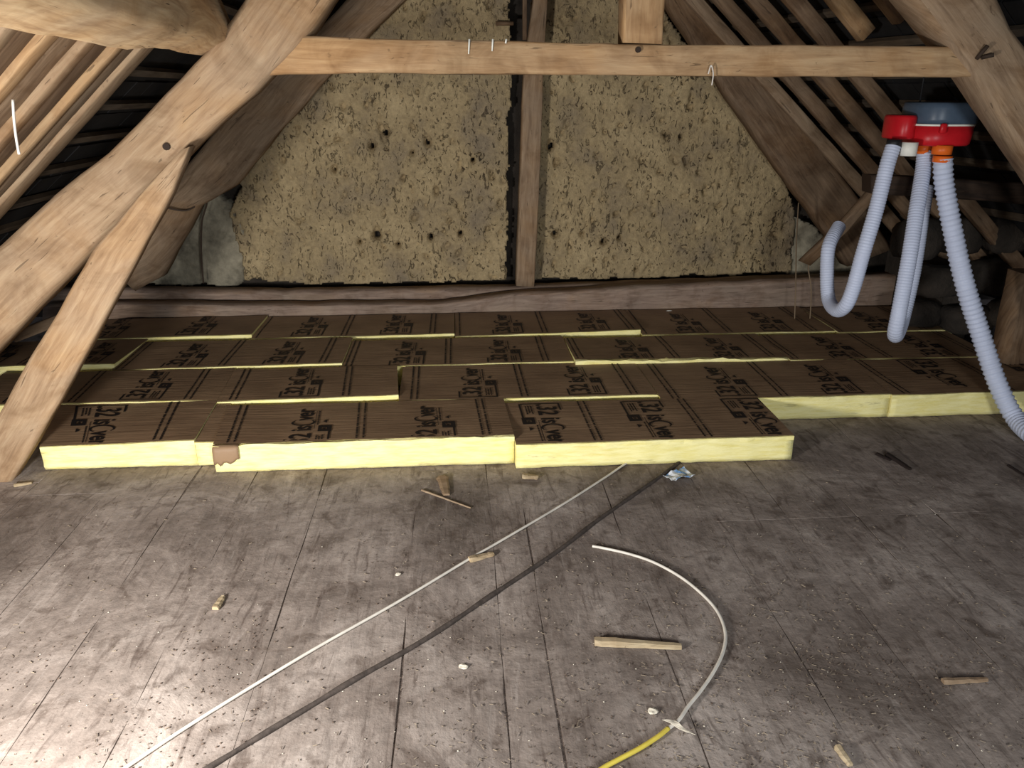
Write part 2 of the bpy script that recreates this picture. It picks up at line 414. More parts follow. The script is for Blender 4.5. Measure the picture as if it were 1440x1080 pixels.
# ------------------------------------------------------------------ roof slopes
RX, RZ, SL = .70, 3.17, .90          # ridge line and slope of the principal rafters' backs
ang = math.atan(SL)
def roof(side, y0, y1, raft, lath_mat, label, o0=.235, k=0.0):
    sk = lambda y: Vector((k*(y-3.2), 0, 0))          # the slope may run out of parallel in plan
    root = empty('ceiling', (RX, y0, RZ)); tag(root, label, kind='structure')
    dn = Vector((side*math.cos(ang), 0, -math.sin(ang))); out = Vector((side*math.sin(ang), 0, math.cos(ang)))
    base = Vector((RX, 0, RZ))
    Ls = 4.55
    for (yy, w_, h_, mk, s0, s1, off) in raft:
        p0 = base + dn*s0 + out*(o0+h_/2+off) + Vector((0, yy, 0)) + sk(yy); p1 = base + dn*s1 + out*(o0+h_/2+off) + Vector((0, yy+.02, 0)) + sk(yy)
        pts = [p0.lerp(p1, k/4)+Vector((0, random.uniform(-.012,.012), 0)) for k in range(5)]
        o = beam_3d('common_rafter', pts, w_, h_, (0,1,0), M[mk], .004, .14); ptree(root, o)
    s = .12; q_ = 0; zr = -math.atan(k)
    bm = bmesh.new(); add_box(bm, -.02, .02, 0, y1-y0, -.0125, .0125)
    uvl = bm.loops.layers.uv.new('UVMap')
    for f in bm.faces:
        for lp in f.loops: lp[uvl].uv = (lp.vert.co.y, lp.vert.co.x+lp.vert.co.z)
    lm = bpy.data.meshes.new('lath'); bm.to_mesh(lm); bm.free(); lm.materials.append(lath_mat)
    bm = bmesh.new(); add_box(bm, -.17, .17, -.105, .105, -.006, .006)
    sm = bpy.data.meshes.new('slate'); bm.to_mesh(sm); bm.free(); sm.materials.append(M['slate'])
    rotm = -side*0
    while s < Ls:
        p = base + dn*s + out*(o0+.127)
        o = link('lath', lm, None); o.location = p + Vector((0, y0, 0)) + sk(y0); o.rotation_euler = (random.uniform(-.002,.002), side*ang, math.atan(-k)); ptree(root, o)
        yy = y0 + .11 + (.11 if q_ % 2 else 0)
        while yy < y1:
            q = base + dn*(s+.03) + out*(o0+.154+random.uniform(0,.006)) + Vector((0, yy, 0)) + sk(yy)
            o = link('slate', sm, None); o.location = q; o.rotation_euler = (random.uniform(-.015,.015), side*(ang-.035), random.uniform(-.01,.01)+math.atan(-k)); ptree(root, o)
            yy += .216
        s += .23; q_ += 1
    return root
lr = []
yy = 1.93
for w_, mk, off in ((.16,'oak_grey',.01),(.15,'oak',.0),(.16,'oak_grey',.01),(.07,'oak',.0),(.15,'oak_dark',.02),(.08,'collar',.0),(.17,'oak_grey',.02),(.075,'oak',.0),(.16,'oak_dark',.02),(.06,'collar',.0),(.14,'oak_grey',.015),(.13,'oak',.0)):
    lr.append((yy+w_/2, w_, .06, mk, .2, 4.4, off)); yy += w_ + .012
lr += [(4.75,.09,.08,'oak_dark',.2,4.4,0),(5.15,.09,.08,'oak_dark',.2,4.4,0)]
rr = [(2.3,.085,.08,'oak_dark',.2,4.4,0),(2.75,.085,.08,'oak_dark',.2,4.4,0),(3.78,.08,.08,'oak_grey',.2,1.97,0),(4.1,.075,.08,'collar',.2,2.05,0),(4.42,.066,.08,'oak_dark',.2,4.2,0),(4.73,.066,.08,'oak_dark',.2,4.2,0),(5.04,.066,.08,'oak_dark',.2,4.2,0),(5.34,.066,.08,'oak_grey',.2,4.2,0)]  # darker oak on the far rafters stands in for the shadow below the collar
roof(-1, .6, 5.75, lr, M['lath'], 'left roof slope with rafters, laths and slates')
roof(1, 1.6, 5.75, rr, M['lath'], 'right roof slope with rafters, laths and slates', .02, -.2)

# ------------------------------------------------------------------ main truss
pr_l = beam_px('principal_rafter', [((-330,650),(-245,715)),((-160,505),(-85,570)),((-60,402),(15,470)),((0,345),(78,402)),((75,275),(143,337)),((150,215),(212,262)),((215,150),(272,200)),((290,70),(352,132)),((345,0),(424,58)),((400,-80),(485,-28)),((620,-420),(690,-370))],
               TY, .17, M['oak'], .009)
tag(pr_l, 'broad hewn oak principal rafter sloping up across the upper left', 'rafter')
def round_peg(px, py, Y, r, mat, name, parent, ln=.03):
    p = PY(px, py, Y); pts = [p + Vector((0, -ln*.4, 0)), p + Vector((0, ln, 0))]
    return obj(name, tube(pts, r, 10), mat, parent)
round_peg(235, 206, TY, .014, M['oak_black'], 'peg', pr_l)
pr_r = beam_px('principal_rafter', [((1000,-330),(1090,-410)),((1285,0),(1398,-20)),((1335,62),(1425,40)),((1372,112),(1468,100)),((1440,212),(1540,205)),((1560,400),(1650,385)),((1700,640),(1800,630))],
               TY, .17, M['oak_grey'], .008)
tag(pr_r, 'hewn oak principal rafter at the upper right corner', 'rafter')
for (a, b), (c, d) in (((1373,83),(1389,64)),((1380,81),(1398,77))):
    p, q = PY(a, b, TY-.005), PY(c, d, TY-.03); obj('peg', tube([p, q], .008, 8), M['oak_black'], pr_r)
col = beam_px('collar_beam', [((352,42),(352,108)),((400,50),(400,104)),((520,55),(520,103)),((700,57),(700,104)),((900,62),(900,106)),((1100,63),(1100,107)),((1340,65),(1340,108)),((1392,80),(1386,107))],
              TY+.012, .11, M['collar'], .005, .12)
tag(col, 'horizontal oak collar beam spanning between the two principal rafters', 'beam')
for (a, b0, b1) in ((660,57,76),(693,57,72),(712,57,61)):
    p, q = PY(a, b0-2, TY+.006), PY(a-1, b1, TY+.006)
    tag(obj('white_dripping', tube([p, p.lerp(q,.5), q], .004, 6, lambda s: 1-.4*min(1, s/.05)), M['white'], col), 'thin white drip run down from the top edge')
round_peg(897, 70, TY+.01, .011, M['oak_black'], 'peg', col)
kp = beam_px('king_post', [((868,-330),(938,-330)),((879,-80),(942,-80)),((877,60),(932,62))], TY+.02, .12, M['collar'], .004, .1)
tag(kp, 'short upright king post standing on the collar beam', 'post')
br = beam_px('brace', [((-62,688),(10,688)),((-28,628),(44,629)),((18,545),(92,548)),((92,418),(158,424)),((130,352),(192,362)),((193,277),(240,272)),((252,212),(267,206))],
             [3.09,3.09,3.09,3.09,3.10,3.11,3.12], .08, M['oak'], .006)
tag(br, 'thin oak brace rising from the floor to the broad left rafter', 'brace')
# left purlin
a, b = PY(305, 45, TY), None
pl = [Vector((a.x-.06, y, a.z+.035)) for y in (.2, .9, 1.6, 2.3, 2.9, 3.32)]
pl[1].z += .02; pl[3].x += .015; pl[3].z -= .01
o = beam_3d('purlin', pl, [.23,.23,.22,.21,.19,.17], .19, (1,0,.4), M['purlin'], .010, .34)
tag(o, 'rough round-edged purlin log running toward the viewer at upper left', 'beam')

# ------------------------------------------------------------------ gable timbers
o = beam_px('gable_rafter', [((130,352),(190,410)),((165,330),(225,390)),((215,290),(280,290)),((280,215),(330,262)),((320,165),(385,192)),((375,110),(450,120)),((450,40),(525,40)),((560,-90),(620,-50)),((700,-300),(760,-260))], GY-.06, .14, M['oak_grey'], .012)
tag(o, 'oak rafter leaning against the left edge of the mud wall', 'rafter')
o = beam_px('gable_rafter', [((800,-260),(850,-300)),((925,-20),(968,-45)),((950,25),(1002,5)),((1012,115),(1068,95)),((1098,240),(1160,215)),((1158,322),(1222,298)),((1193,375),(1256,350))], GY-.06, .14, M['oak_dark'], .01)
tag(o, 'dark oak rafter along the right edge of the mud wall', 'rafter')
o = beam_px('gable_post', [((754,-300),(792,-300)),((750,0),(770,0)),((737,100),(764,100)),((733,200),(761,200)),((726,402),(752,404))], GY+.02, .12, M['oak_grey'], .005, .1)
tag(o, 'upright weathered post standing against the middle of the mud wall', 'post')
o = beam_px('slat', [((735,-260),(741,-260)),((735,0),(741,0)),((735,56),(741,56))], GY+.1, .03, M['oak_dark'], .001)
tag(o, 'thin dark upright slat beside the gable post above the collar', 'slat')
p, q = PY(697, 33, WY-.05), PY(722, 33, WY-.05)
tag(obj('wall_peg', tube([p, q], .013, 8), M['oak_dark']), 'short horizontal peg sticking out left of the dark wall slot', 'peg')
o = beam_px('wall_plate', [((60,430),(60,462)),((180,428),(180,447)),((400,430),(400,448)),((620,428),(620,450)),((720,415),(720,450)),((900,405),(900,450)),((1115,394),(1115,446)),((1260,388),(1260,440)),((1285,386),(1285,438))], 5.24, .14, M['sill'], .008, .12)
tag(o, 'long rough sill timber behind the back row of insulation', 'beam')
o = beam_px('sole_plate', [((40,408),(40,432)),((180,408),(180,432)),((400,411),(400,436)),((720,406),(720,432)),((1000,396),(1000,425)),((1240,388),(1240,420))], GY+.005, .16, M['sill'], .008, .3)
tag(o, 'grey timber plate carrying the post and the mud wall', 'beam')
# pieces left and right in the shade
o = beam_px('timber_offcut', [((10,470),(22,482)),((70,447),(78,460)),((118,428),(124,440))], [4.5,4.75,5.0], .06, M['oak_grey'], .004)
tag(o, 'pale timber offcut slanting behind the brace at the left', 'timber')
o = beam_px('tie_brace', [((1126,368),(1140,374)),((1180,318),(1192,326)),((1230,262),(1240,270))], [4.9,4.65,4.4], .05, M['oak_dark'], .003)
tag(o, 'thin dark brace slanting up behind the left grey hose', 'brace')
o = beam_px('tie_beam', [((1225,246),(1225,272)),((1340,252),(1340,280)),((1450,257),(1450,288))], 3.98, .1, M['oak_black'], .006)
tag(o, 'dark horizontal beam behind the hoses at the far right', 'beam')
o = beam_px('post_foot', [((1440,385),(1476,385)),((1434,410),(1482,410)),((1424,455),(1480,455)),((1413,516),(1478,516))], [3.9,3.9,3.9,3.9], .14, M['oak_dark'], .008)
tag(o, 'brown post foot at the right edge standing beside the insulation', 'post')

# ------------------------------------------------------------------ insulation batts
def text_polys(txt, size, x, y, sx=1.0):
    cu = bpy.data.curves.new('t', 'FONT'); cu.body = txt; cu.size = size; cu.resolution_u = 3; cu.fill_mode = 'FRONT'; cu.offset = size*.018
    o = bpy.data.objects.new('t', cu); C.objects.link(o); bpy.context.view_layer.update()
    me = bpy.data.meshes.new_from_object(o.evaluated_get(bpy.context.evaluated_depsgraph_get()))
    vs_ = [(v.co.x*sx+x, v.co.y+y) for v in me.vertices]; fs = [tuple(p.vertices) for p in me.polygons]
    wd = max((v[0] for v in vs_), default=x)
    bpy.data.objects.remove(o); bpy.data.curves.remove(cu); bpy.data.meshes.remove(me)
    return vs_, fs, wd
LV, LF = [], []
def addp(vs_, fs):
    n = len(LV); LV.extend(vs_); LF.extend([tuple(i+n for i in f) for f in fs])
def bar(u0, u1, v0, v1): addp([(u0,v0),(u1,v0),(u1,v1),(u0,v1)], [(0,1,2,3)])
bar(0, .008, 0, .2); bar(.008, .19, 0, .009); bar(.008, .085, .191, .2)
bar(.168, .238, -.004, .016); bar(.168, .238, .04, .056); bar(.168, .192, .016, .04); bar(.216, .238, .016, .04); bar(.198, .210, .022, .034)
v_, f_, wd = text_polys('.32', .135, .012, .085, .82); addp(v_, f_)
for k, L in enumerate((.10, .085, .095)):
    u = .03
    while u < .03+L: ln = random.uniform(.006,.018); bar(u, min(u+ln, .03+L), .028+k*.013, .035+k*.013); u += ln+.004
v_, f_, wd = text_polys('is', .13, .175, .088, .8); addp(v_, f_)
n = 18; vv = []
for k in range(n+1):
    a_ = R(48) + R(272)*k/n; th = .004 + .009*math.sin(math.pi*k/n)
    for r_ in (.043-th/2, .043+th/2): vv.append((wd+.047+math.cos(a_)*r_*.85, .128+math.sin(a_)*r_*1.15))
addp(vv, [(2*k, 2*k+1, 2*k+3, 2*k+2) for k in range(n)])
v_, f_, wd = text_polys('ver', .13, wd+.072, .088, .8); addp(v_, f_)
bar(.20, .42, .072, .0745)
u = .25
while u < .42: ln = random.uniform(.006,.016); bar(u, u+ln, .057, .064); u += ln+.004
addp([(.27,.02),(.31,.02),(.29,.04)], [(0,1,2)])
LABEL = (list(LV), list(LF)); LV.clear(); LF.clear()
u = 0
while u < .62:
    ln = random.uniform(.006, .022); bar(u, min(u+ln, .62), 0, .009); u += ln + random.choice((.003, .003, .009))
STRIP = (list(LV), list(LF))

def batt(xa, xb, ya, yb, h, label, flip=False, first=.08, period=.5, skew=(0,0), rag=.0, peel=.004, doff=None, flap=False, cat='insulation batt'):
    """xa..xb left to right, ya..yb front to back, h = top heights (fl, fr, bl, br)"""
    root = empty('insulation_batt', ((xa+xb)/2, (ya+yb)/2, 0)); tag(root, label, cat, 'kraft-faced yellow insulation batts on the loft floor')
    sd = random.random()*40; sx = skew
    nx = max(3, int((xb-xa)/.035)); ny = 14
    def X(u, v): return xa + (xb-xa)*u + sx[0]*v*(1-u) + sx[1]*v*u
    def Yf(u, v):
        y = ya + (yb-ya)*v
        if v < .01: y += nz((X(u,0), sd, 0), 5)*.006 + nz((X(u,0), sd, 0), 23)*.003
        return y
    def Z(u, v): return h[0]*(1-u)*(1-v)+h[1]*u*(1-v)+h[2]*(1-u)*v+h[3]*u*v + nz((X(u,v), ya+(yb-ya)*v, sd), 4)*.004
    # core
    bm = bmesh.new(); us = [i/nx for i in range(nx+1)]; nzs = 6
    cols = []
    for u in us:
        pr = []
        for k in range(nzs+1):
            t = k/nzs; zz = max(.001, (Z(u, 0)-.002)*t); yy = Yf(u, 0) + nz((X(u,0), zz*3, sd), 14)*.005
            if t == 1: zz += rag*(nz((X(u,0), sd, 2), 9)*.8 + nz((X(u,0), sd, 2), 31)*.5); 
            if t == 0: yy += .004
            pr.append(Vector((X(u, 0), yy, zz)))
        for v in (.05, .35, .7, 1): pr.append(Vector((X(u, v), Yf(u, v), Z(u, v)-.002 + (rag*.5*nz((X(u,0), sd, 7), 12) if v < .06 else 0))))
        pr.append(Vector((X(u, 1), Yf(u, 1), .001)))
        cols.append([bm.verts.new(p) for p in pr])
    m = len(cols[0])
    for a, b in zip(cols, cols[1:]):
        for k in range(m): 
            f = bm.faces.new((a[k], b[k], b[(k+1)%m], a[(k+1)%m])); f.smooth = k < nzs-1
    bm.faces.new(cols[0][::-1]); bm.faces.new(cols[-1]); bmesh.ops.recalc_face_normals(bm, faces=bm.faces)
    ptree(root, obj('glass_wool_core', bm, M['wool']))
    # facing sheet
    D = yb-ya; bm = bmesh.new(); rows = []
    for j in range(ny+1):
        row = []
        for i, u in enumerate(us):
            v0 = (peel + abs(nz((X(u,0), sd, 4), 7))*peel*1.2 + rag*.6*abs(nz((X(u,0), sd, 9), 11)))/D
            v = v0 + (1-v0)*j/ny
            row.append(bm.verts.new((X(u, v), ya+D*v if j else ya+D*v, Z(u, v)+.0015)))
        rows.append(row)
    for r0, r1 in zip(rows, rows[1:]):
        for i in range(nx):
            f = bm.faces.new((r0[i], r0[i+1], r1[i+1], r1[i])); f.smooth = True
    fc = obj('kraft_facing', bm, M['kraft']); ptree(root, fc)
    # printing: every stamp its own piece on the facing
    W = xb-xa
    def stamp(name, tpl, x0, off):
        bm = bmesh.new(); vs_, fs = tpl; nv = []
        for (u_, v_) in vs_:
            if flip: lx, ly = x0 - v_, off + u_          # reads away from the viewer
            else: lx, ly = x0 + v_, D - off - u_         # reads toward the viewer
            nv.append(bm.verts.new((lx, ly, 0)))
        for f in fs:
            try: bm.faces.new([nv[i] for i in f])
            except ValueError: pass
        cuts = [((.004,0,0),(-1,0,0),True), ((W-.004,0,0),(1,0,0),True), ((0,max(.012, peel*1.6+rag*.5),0),(0,-1,0),True), ((0,D-.004,0),(0,1,0),True)]
        cuts += [((k*.12,0,0),(1,0,0),False) for k in range(1, int(W/.12)+1)] + [((0,k*.08,0),(0,1,0),False) for k in range(1, int(D/.08)+1)]
        for co, no, cl in cuts:
            bmesh.ops.bisect_plane(bm, geom=bm.verts[:]+bm.edges[:]+bm.faces[:], plane_co=co, plane_no=no, clear_outer=cl)
        bm.normal_update()
        if sum(f.calc_area() for f in bm.faces) < .003: bm.free(); return
        for f in bm.faces:
            if f.normal.z < 0: f.normal_flip()
        for v in bm.verts:
            u_, w_ = v.co.x/W, v.co.y/D; v.co = Vector((X(u_, w_), ya+v.co.y, Z(u_, w_)+.0045))
        o = obj(name, bm, M['ink']); o.parent = fc
    off = doff if doff is not None else (-.05 if flip else .03)
    x = first
    while x < W+.2:
        stamp('printed_label', LABEL, x + (.2 if flip else 0), off); stamp('printed_text_line', STRIP, x - period*.42, -.02); stamp('printed_text_line', STRIP, x - period*.42 + .03, -.035); x += period
    if flap:
        bm = bmesh.new(); rows = []
        for i in range(9):
            u = .0 + .085*i/8; row = []
            for k in range(7):
                t = k/6; ln = (.085 + .02*nz((i*.6, 3, 1), 1.3)) * (1-.25*(i/8)**3)
                p = Vector((X(u, 0), ya-.009-.006*math.sin(t*2.5), Z(u, 0)+.003-ln*t))
                if k == 0: p.y = ya+.006
                row.append(bm.verts.new(p))
            rows.append(row)
        for r0, r1 in zip(rows, rows[1:]):
            for k in range(6): bm.faces.new((r0[k], r0[k+1], r1[k+1], r1[k])).smooth = True
        o = obj('kraft_flap', bm, M['kraft']); ptree(root, o); md = o.modifiers.new('t', 'SOLIDIFY'); md.thickness = .0015
    return root
def xat(px, py, z=.12): return PZ(px, py, z).x
T = .125
yr = [3.14, 3.60, 4.11, 4.60, 5.20]
# front row
xA, xA2, xB, xC, xD = xat(40,640), xat(262,637), xat(298,632), xat(725,620), xat(1117,613)
batt(xA, xA2-.003, 3.19, yr[1]+.06, (.115,.125,.125,.125), 'cut insulation batt at the left end of the front row beside the brace foot', first=.12, skew=(-.20,-.03), peel=.003, period=.62)
batt(xA2, xB-.002, 3.185, yr[1]+.05, (.118,.118,.122,.122), 'narrow insulation filler strip between the two left batts of the front row', first=.6, skew=(-.03,-.06))
batt(xB, xC-.004, 3.11, yr[1]-.01, (T+.005,T+.012,T,T), 'front row middle insulation batt with torn kraft flap at its corner', True, .30, .56, rag=.012, peel=.012, flap=True, skew=(-.06,-.02))
batt(xC, xD, 3.06, yr[1]-.07, (T-.006,T-.004,T,T), 'front row right-hand insulation batt with black lettering and a clean end', False, .06, .5, skew=(-.02,.0), peel=.003)
# second row
def rowx(pxs, y, z=.12):
    out = []
    for p in pxs:
        lo, hi = 300, 1000
        for _ in range(40):
            mid = (lo+hi)/2
            if PZ(p, mid, z).y > y: lo = mid
            else: hi = mid
        out.append(PZ(p, lo, z).x)
    return out
x2 = rowx([-70, 302, 561, 925, 1241, 1530], yr[1])
L2 = ['second row insulation batt running behind the brace at the far left', 'second row insulation batt behind the narrow filler strip and torn batt', 'second row insulation batt behind the front row seam near the middle', 'second row insulation batt with exposed yellow face beside the front row end', 'second row insulation batt under the ribbed hose at the right']
H2 = [(T+.012,T+.001,T,T),(T+.004,T+.018,T,T+.006),(T+.003,T+.002,T,T),(T,T,T,T),(T,T+.004,T,T)]
Y2 = [(3.66,4.15),(3.635,4.12),(3.585,4.10),(3.51,4.06),(3.50,4.04)]
for i in range(5): batt(x2[i], x2[i+1]-.004, *Y2[i], H2[i], L2[i], i in (1,2,3,0), .30 if i else .2, .56, skew=(-.04,-.04) if i < 2 else (-.01,.03 if i > 2 else -.01), peel=.004, doff=.02)
x3 = rowx([-150, 150, 480, 808, 1106, 1395], yr[2])
L3 = ['third row insulation batt behind the brace at the far left', 'third row insulation batt left of the middle', 'third row insulation batt in the middle of the row', 'third row insulation batt with a ragged torn yellow front edge', 'third row insulation batt below the middle grey hose']
H3 = [(T+.016,T+.016,T,T),(T-.003,T+.012,T,T),(T+.0,T+.006,T,T),(T+.024,T+.010,T,T),(T+.006,T-.002,T,T)]
Y3 = [(4.23,4.74),(4.17,4.68),(4.12,4.62),(4.07,4.58),(4.05,4.55)]
for i in range(5): batt(x3[i], x3[i+1]-.004, *Y3[i], H3[i], L3[i], True, .26, .56, rag=.014 if i == 3 else 0, peel=.02 if i == 3 else .004, skew=(0,.0), doff=.0)
x4 = rowx([40, 346, 640, 905, 1178, 1338], yr[3])
L4 = ['back row insulation batt at the far left with a yellow right corner', 'back row insulation batt left of the middle against the sill', 'back row insulation batt at the middle against the sill', 'back row insulation batt right of the middle against the sill', 'back row insulation batt under the curve of the left grey hose', 'back row insulation batt at the far right in the shade']
H4 = [(T-.002,T+.012,T,T+.010),(T-.004,T+.004,T,T),(T-.004,T+.018,T,T),(T-.004,T-.004,T,T),(T+.0,T+.006,T,T+.002),(T-.004,T-.002,T,T)]
for i in range(5):
    yy = 4.76-.045*i; batt(x4[i], x4[i+1]-.004, yy, min(5.21, yy+.60), H4[i], L4[i], True, .24, .56, skew=(.0,.0), doff=.02)

# ------------------------------------------------------------------ ventilation unit with hoses
UY = 3.62
uc = PY(1304, 178, UY)
vu = empty('ventilation_unit', (uc.x, uc.y, uc.z-.16)); tag(vu, 'red and slate-blue plastic ventilation unit hanging at the right with three hoses', 'ventilation unit')
sc_ = (PY(1360, 178, UY).x - PY(1248, 178, UY).x) / 112.0
def up(px, py, dy=0.0): return PY(px, py, UY+dy)
def rounded_drum(cx, cy, rx, ry, prof, ex=2.6, seg=40):
    """stack of super-ellipse rings: prof = [(z, scale)]"""
    bm = bmesh.new(); rings = []
    for z, s_ in prof:
        rg = []
        for k in range(seg):
            a = 2*math.pi*k/seg; ca, sa = math.cos(a), math.sin(a)
            rg.append(bm.verts.new((cx+rx*s_*math.copysign(abs(ca)**(2/ex), ca), cy+ry*s_*math.copysign(abs(sa)**(2/ex), sa), z)))
        rings.append(rg)
    for a, b in zip(rings, rings[1:]):
        for k in range(seg): bm.faces.new((a[k], a[(k+1)%seg], b[(k+1)%seg], b[k])).smooth = True
    bm.faces.new(rings[0][::-1]); bm.faces.new(rings[-1]); return bm
cy = UY + .18
c1 = PY(1313, 190, cy); rx = (PY(1359, 190, cy).x - PY(1275, 190, cy).x)/2; z0 = up(1312, 204).z; z1 = up(1312, 178).z; z2 = up(1316, 146).z
def part(name, bm, m, smooth=False): return ptree(vu, obj(name, bm, M[m], None, smooth))
part('lower_casing', rounded_drum(c1.x, cy, rx, .165, [(z0-.008,.9),(z0,.95),(z0+.02,.965),(z1,1.0)]), 'red')
part('seam_gasket', rounded_drum(c1.x, cy, rx*1.015, .1675, [(z1,1.0),(z1+.009,1.0)]), 'white')
part('motor_housing', rounded_drum(c1.x+.01, cy, rx, .165, [(z1+.009,.985),(z1+.03,.995),(z2-.02,1.0),(z2,.97),(z2+.006,.9)]), 'navy')
cl = PY(1265, 184, cy); part('side_chamber', rounded_drum(cl.x, cy+.01, 17*sc_, .1, [(up(0,203).z,.95),(up(0,200).z,1),(up(0,170).z,1),(up(0,166).z,.92)], 2.2, 24), 'red')
p = PY(1327, 178, cy-.165); part('latch_tab', rounded_drum(p.x, cy-.166, .016, .01, [(p.z-.03,.7),(p.z-.026,1),(p.z+.008,1),(p.z+.014,.6)], 3, 14), 'red')
def spigot(name, px, p0, p1, r, m, dy=.08):
    a, b = up(px, p0, dy), up(px, p1, dy); return part(name, tube([Vector((a.x, UY+dy, a.z)), Vector((a.x, UY+dy, (a.z+b.z)/2)), Vector((a.x, UY+dy, b.z))], r, 18), m)
spigot('spigot', 1258, 196, 206, .034, 'black', .08)
spigot('blanking_cap', 1280, 200, 219, .037, 'white', .055)
spigot('spigot', 1300, 202, 216, .036, 'orange', .16)
s3 = spigot('spigot', 1326, 204, 217, .045, 'orange', .055)
sp4 = spigot('clamp_ring', 1326, 219, 228, .043, 'orange', .055)
for dx in (-.1, .1):
    p = Vector((c1.x+dx, cy, z2+.004)); q = Vector((c1.x+dx, cy+.01, RZ - SL*(c1.x+dx-RX+.2*(cy-3.2)) + .135/math.cos(ang)))
    part('hanging_cord', tube([p, q], .004, 6), 'black')
def hose(name, pts, r, pitch, amp, mat, label):
    path = resample(catmull(pts, 12), pitch/4)
    o = obj(name, tube(path, r, 16, lambda s: 1 + amp*math.cos(2*math.pi*s/pitch)), mat); tag(o, label, 'hose', 'corrugated hoses of the ventilation unit'); return o
def hp(px, py, y): return PY(px, py, y)
def hz(px, py, z): return PZ(px, py, z)
h1 = [hp(1256,206,UY+.08), hp(1247,235,UY+.06), hp(1232,295,UY+.02), hp(1214,355,UY-.02), hp(1200,405,UY-.01), hp(1189,430,UY+.02), hp(1176,436,UY+.11), hp(1165,420,UY+.24), hp(1163,380,UY+.3), hp(1166,345,UY+.34), hp(1180,318,UY+.44)]
hose('corrugated_hose', h1, .035, .014, .032, M['hose'], 'pale grey hose looping down in a U at the left of the unit')
h2 = [hp(1300,214,UY+.16), hp(1298,240,UY+.13), hp(1290,290,UY+.04), hp(1279,360,UY-.06), hp(1265,435,UY-.12), hp(1259,466,UY-.11), hp(1261,470,UY-.04), hp(1270,445,UY+.12), hp(1285,380,UY+.2), hp(1297,300,UY+.26), hp(1303,262,UY+.3)]
hose('corrugated_hose', h2, .036, .014, .032, M['hose'], 'pale grey hose hanging straight down in the middle of the three')
h3 = [hp(1326,225,UY+.055), hp(1328,260,UY+.03), hp(1341,330,UY-.05), hp(1357,400,UY-.12), hp(1379,470,3.46), hp(1403,540,3.38), hz(1428,588,.075), hz(1462,618,.055), hz(1520,640,.055)]
hose('corrugated_hose', h3, .043, .025, .085, M['hose'], 'wide-ribbed pale hose sweeping down to the floor at the right edge')

# ------------------------------------------------------------------ cables on the floor
def fl(pts, z): return [PZ(a, b, z) for a, b in pts]
c1_ = fl([(905,640),(880,652),(850,672),(790,710),(700,763),(660,786),(560,846),(450,908),(350,968),(260,1024),(176,1080),(60,1160)], .005)
tag(obj('cable', tube(resample(catmull(c1_, 8), .02), .0048, 8), M['cable']), 'straight white cable running from under the front batts to the lower left', 'cable')
c2 = fl([(833,768),(850,771),(885,779),(920,791),(958,812),(990,838),(1010,862),(1020,890),(1017,916),(1004,944),(985,972),(968,993),(955,1012),(938,1026)], .005)
lp_ = obj('cable', tube(resample(catmull(c2, 8), .015), .0052, 8), M['cable']); tag(lp_, 'white cable curling in a hook with its lower end turning yellow', 'cable')
c3 = fl([(940,1024),(925,1036),(900,1052),(870,1068),(845,1082),(790,1120)], .0055)
tag(obj('yellow_sheath', tube(resample(catmull(c3, 8), .015), .0062, 8), M['cable_y'], lp_), 'yellow outer sheath')
c4 = fl([(965,640),(948,656),(900,690),(840,732),(780,778),(690,838),(600,898),(500,955),(430,997),(350,1045),(290,1082),(180,1150)], .002)
d4 = resample(catmull(c4, 8), .02)
tag(obj('dusty_cable', tube(d4, .0082, 8, lambda s: 1+.35*noise.noise(Vector((s*9, 2, 0)))), M['cable_d']), 'dark dust-caked cable lying parallel to the straight white cable', 'cable')

# ------------------------------------------------------------------ litter on the floor
def splinter(name, a, b, w_, h_, mat, label, cat='wood scrap', bend=0.0):
    p, q = PZ(*a), PZ(*b); p.z = q.z = 0; d = q-p; sd = Vector((-d.y, d.x, 0)).normalized(); seed = random.random()*20
    bm = bmesh.new(); uvl = bm.loops.layers.uv.new('UVMap'); rings = []; n = 12
    for k in range(n+1):
        t = k/n; c = p+d*t + sd*bend*math.sin(math.pi*t); ww = w_*(1-.35*t)*(1+.25*nz((t*3, seed, 0), 2.0)); hh = h_*(1-.3*t)*(1+.2*nz((t*3, seed, 5), 2.0))
        if k in (0, n): ww *= .8
        rings.append([bm.verts.new(c+sd*x_*ww/2+Vector((0,0,z_*hh+.0005))) for x_, z_ in ((-1,0),(1,0),(1.0,.7),(.6,1),(-.5,1),(-1,.6))])
    for r0, r1 in zip(rings, rings[1:]):
        for k in range(6):
            f = bm.faces.new((r0[k], r0[(k+1)%6], r1[(k+1)%6], r1[k]))
            for i_, lp in enumerate(f.loops): lp[uvl].uv = (lp.vert.co.x, lp.vert.co.y+lp.vert.co.z)
    bm.faces.new(rings[0][::-1]); bm.faces.new(rings[-1]); bmesh.ops.recalc_face_normals(bm, faces=bm.faces)
    return tag(obj(name, bm, mat), label, cat)
splinter('wood_splinter', (836,904), (958,911), .034, .016, M['pale'], 'long pale split of wood lying inside the curled cable')
splinter('wood_chip', (660,789), (694,780), .03, .014, M['pale'], 'small bark-like wood chip touching the straight white cable')
splinter('wood_splinter', (1325,960), (1388,957), .02, .012, M['oak_grey'], 'grey wood splinter on the dark boards at the lower right')
splinter('charred_splinter', (1247,640), (1280,661), .03, .014, M['char'], 'thick black splinter on the floor right of the front batts')
splinter('charred_splinter', (1232,639), (1252,648), .02, .010, M['char'], 'thin black splinter left of the thick black one')
splinter('wood_chip', (735,671), (757,673), .035, .016, M['pale'], 'small block of wood just in front of the middle batt')
splinter('wood_splinter', (593,690), (662,715), .008, .006, M['oak_grey'], 'thin grey twig in front of the torn batt')
splinter('wood_chip', (303,858), (314,840), .026, .012, M['pale'], 'small pale chip alone on the bright floor at the left')
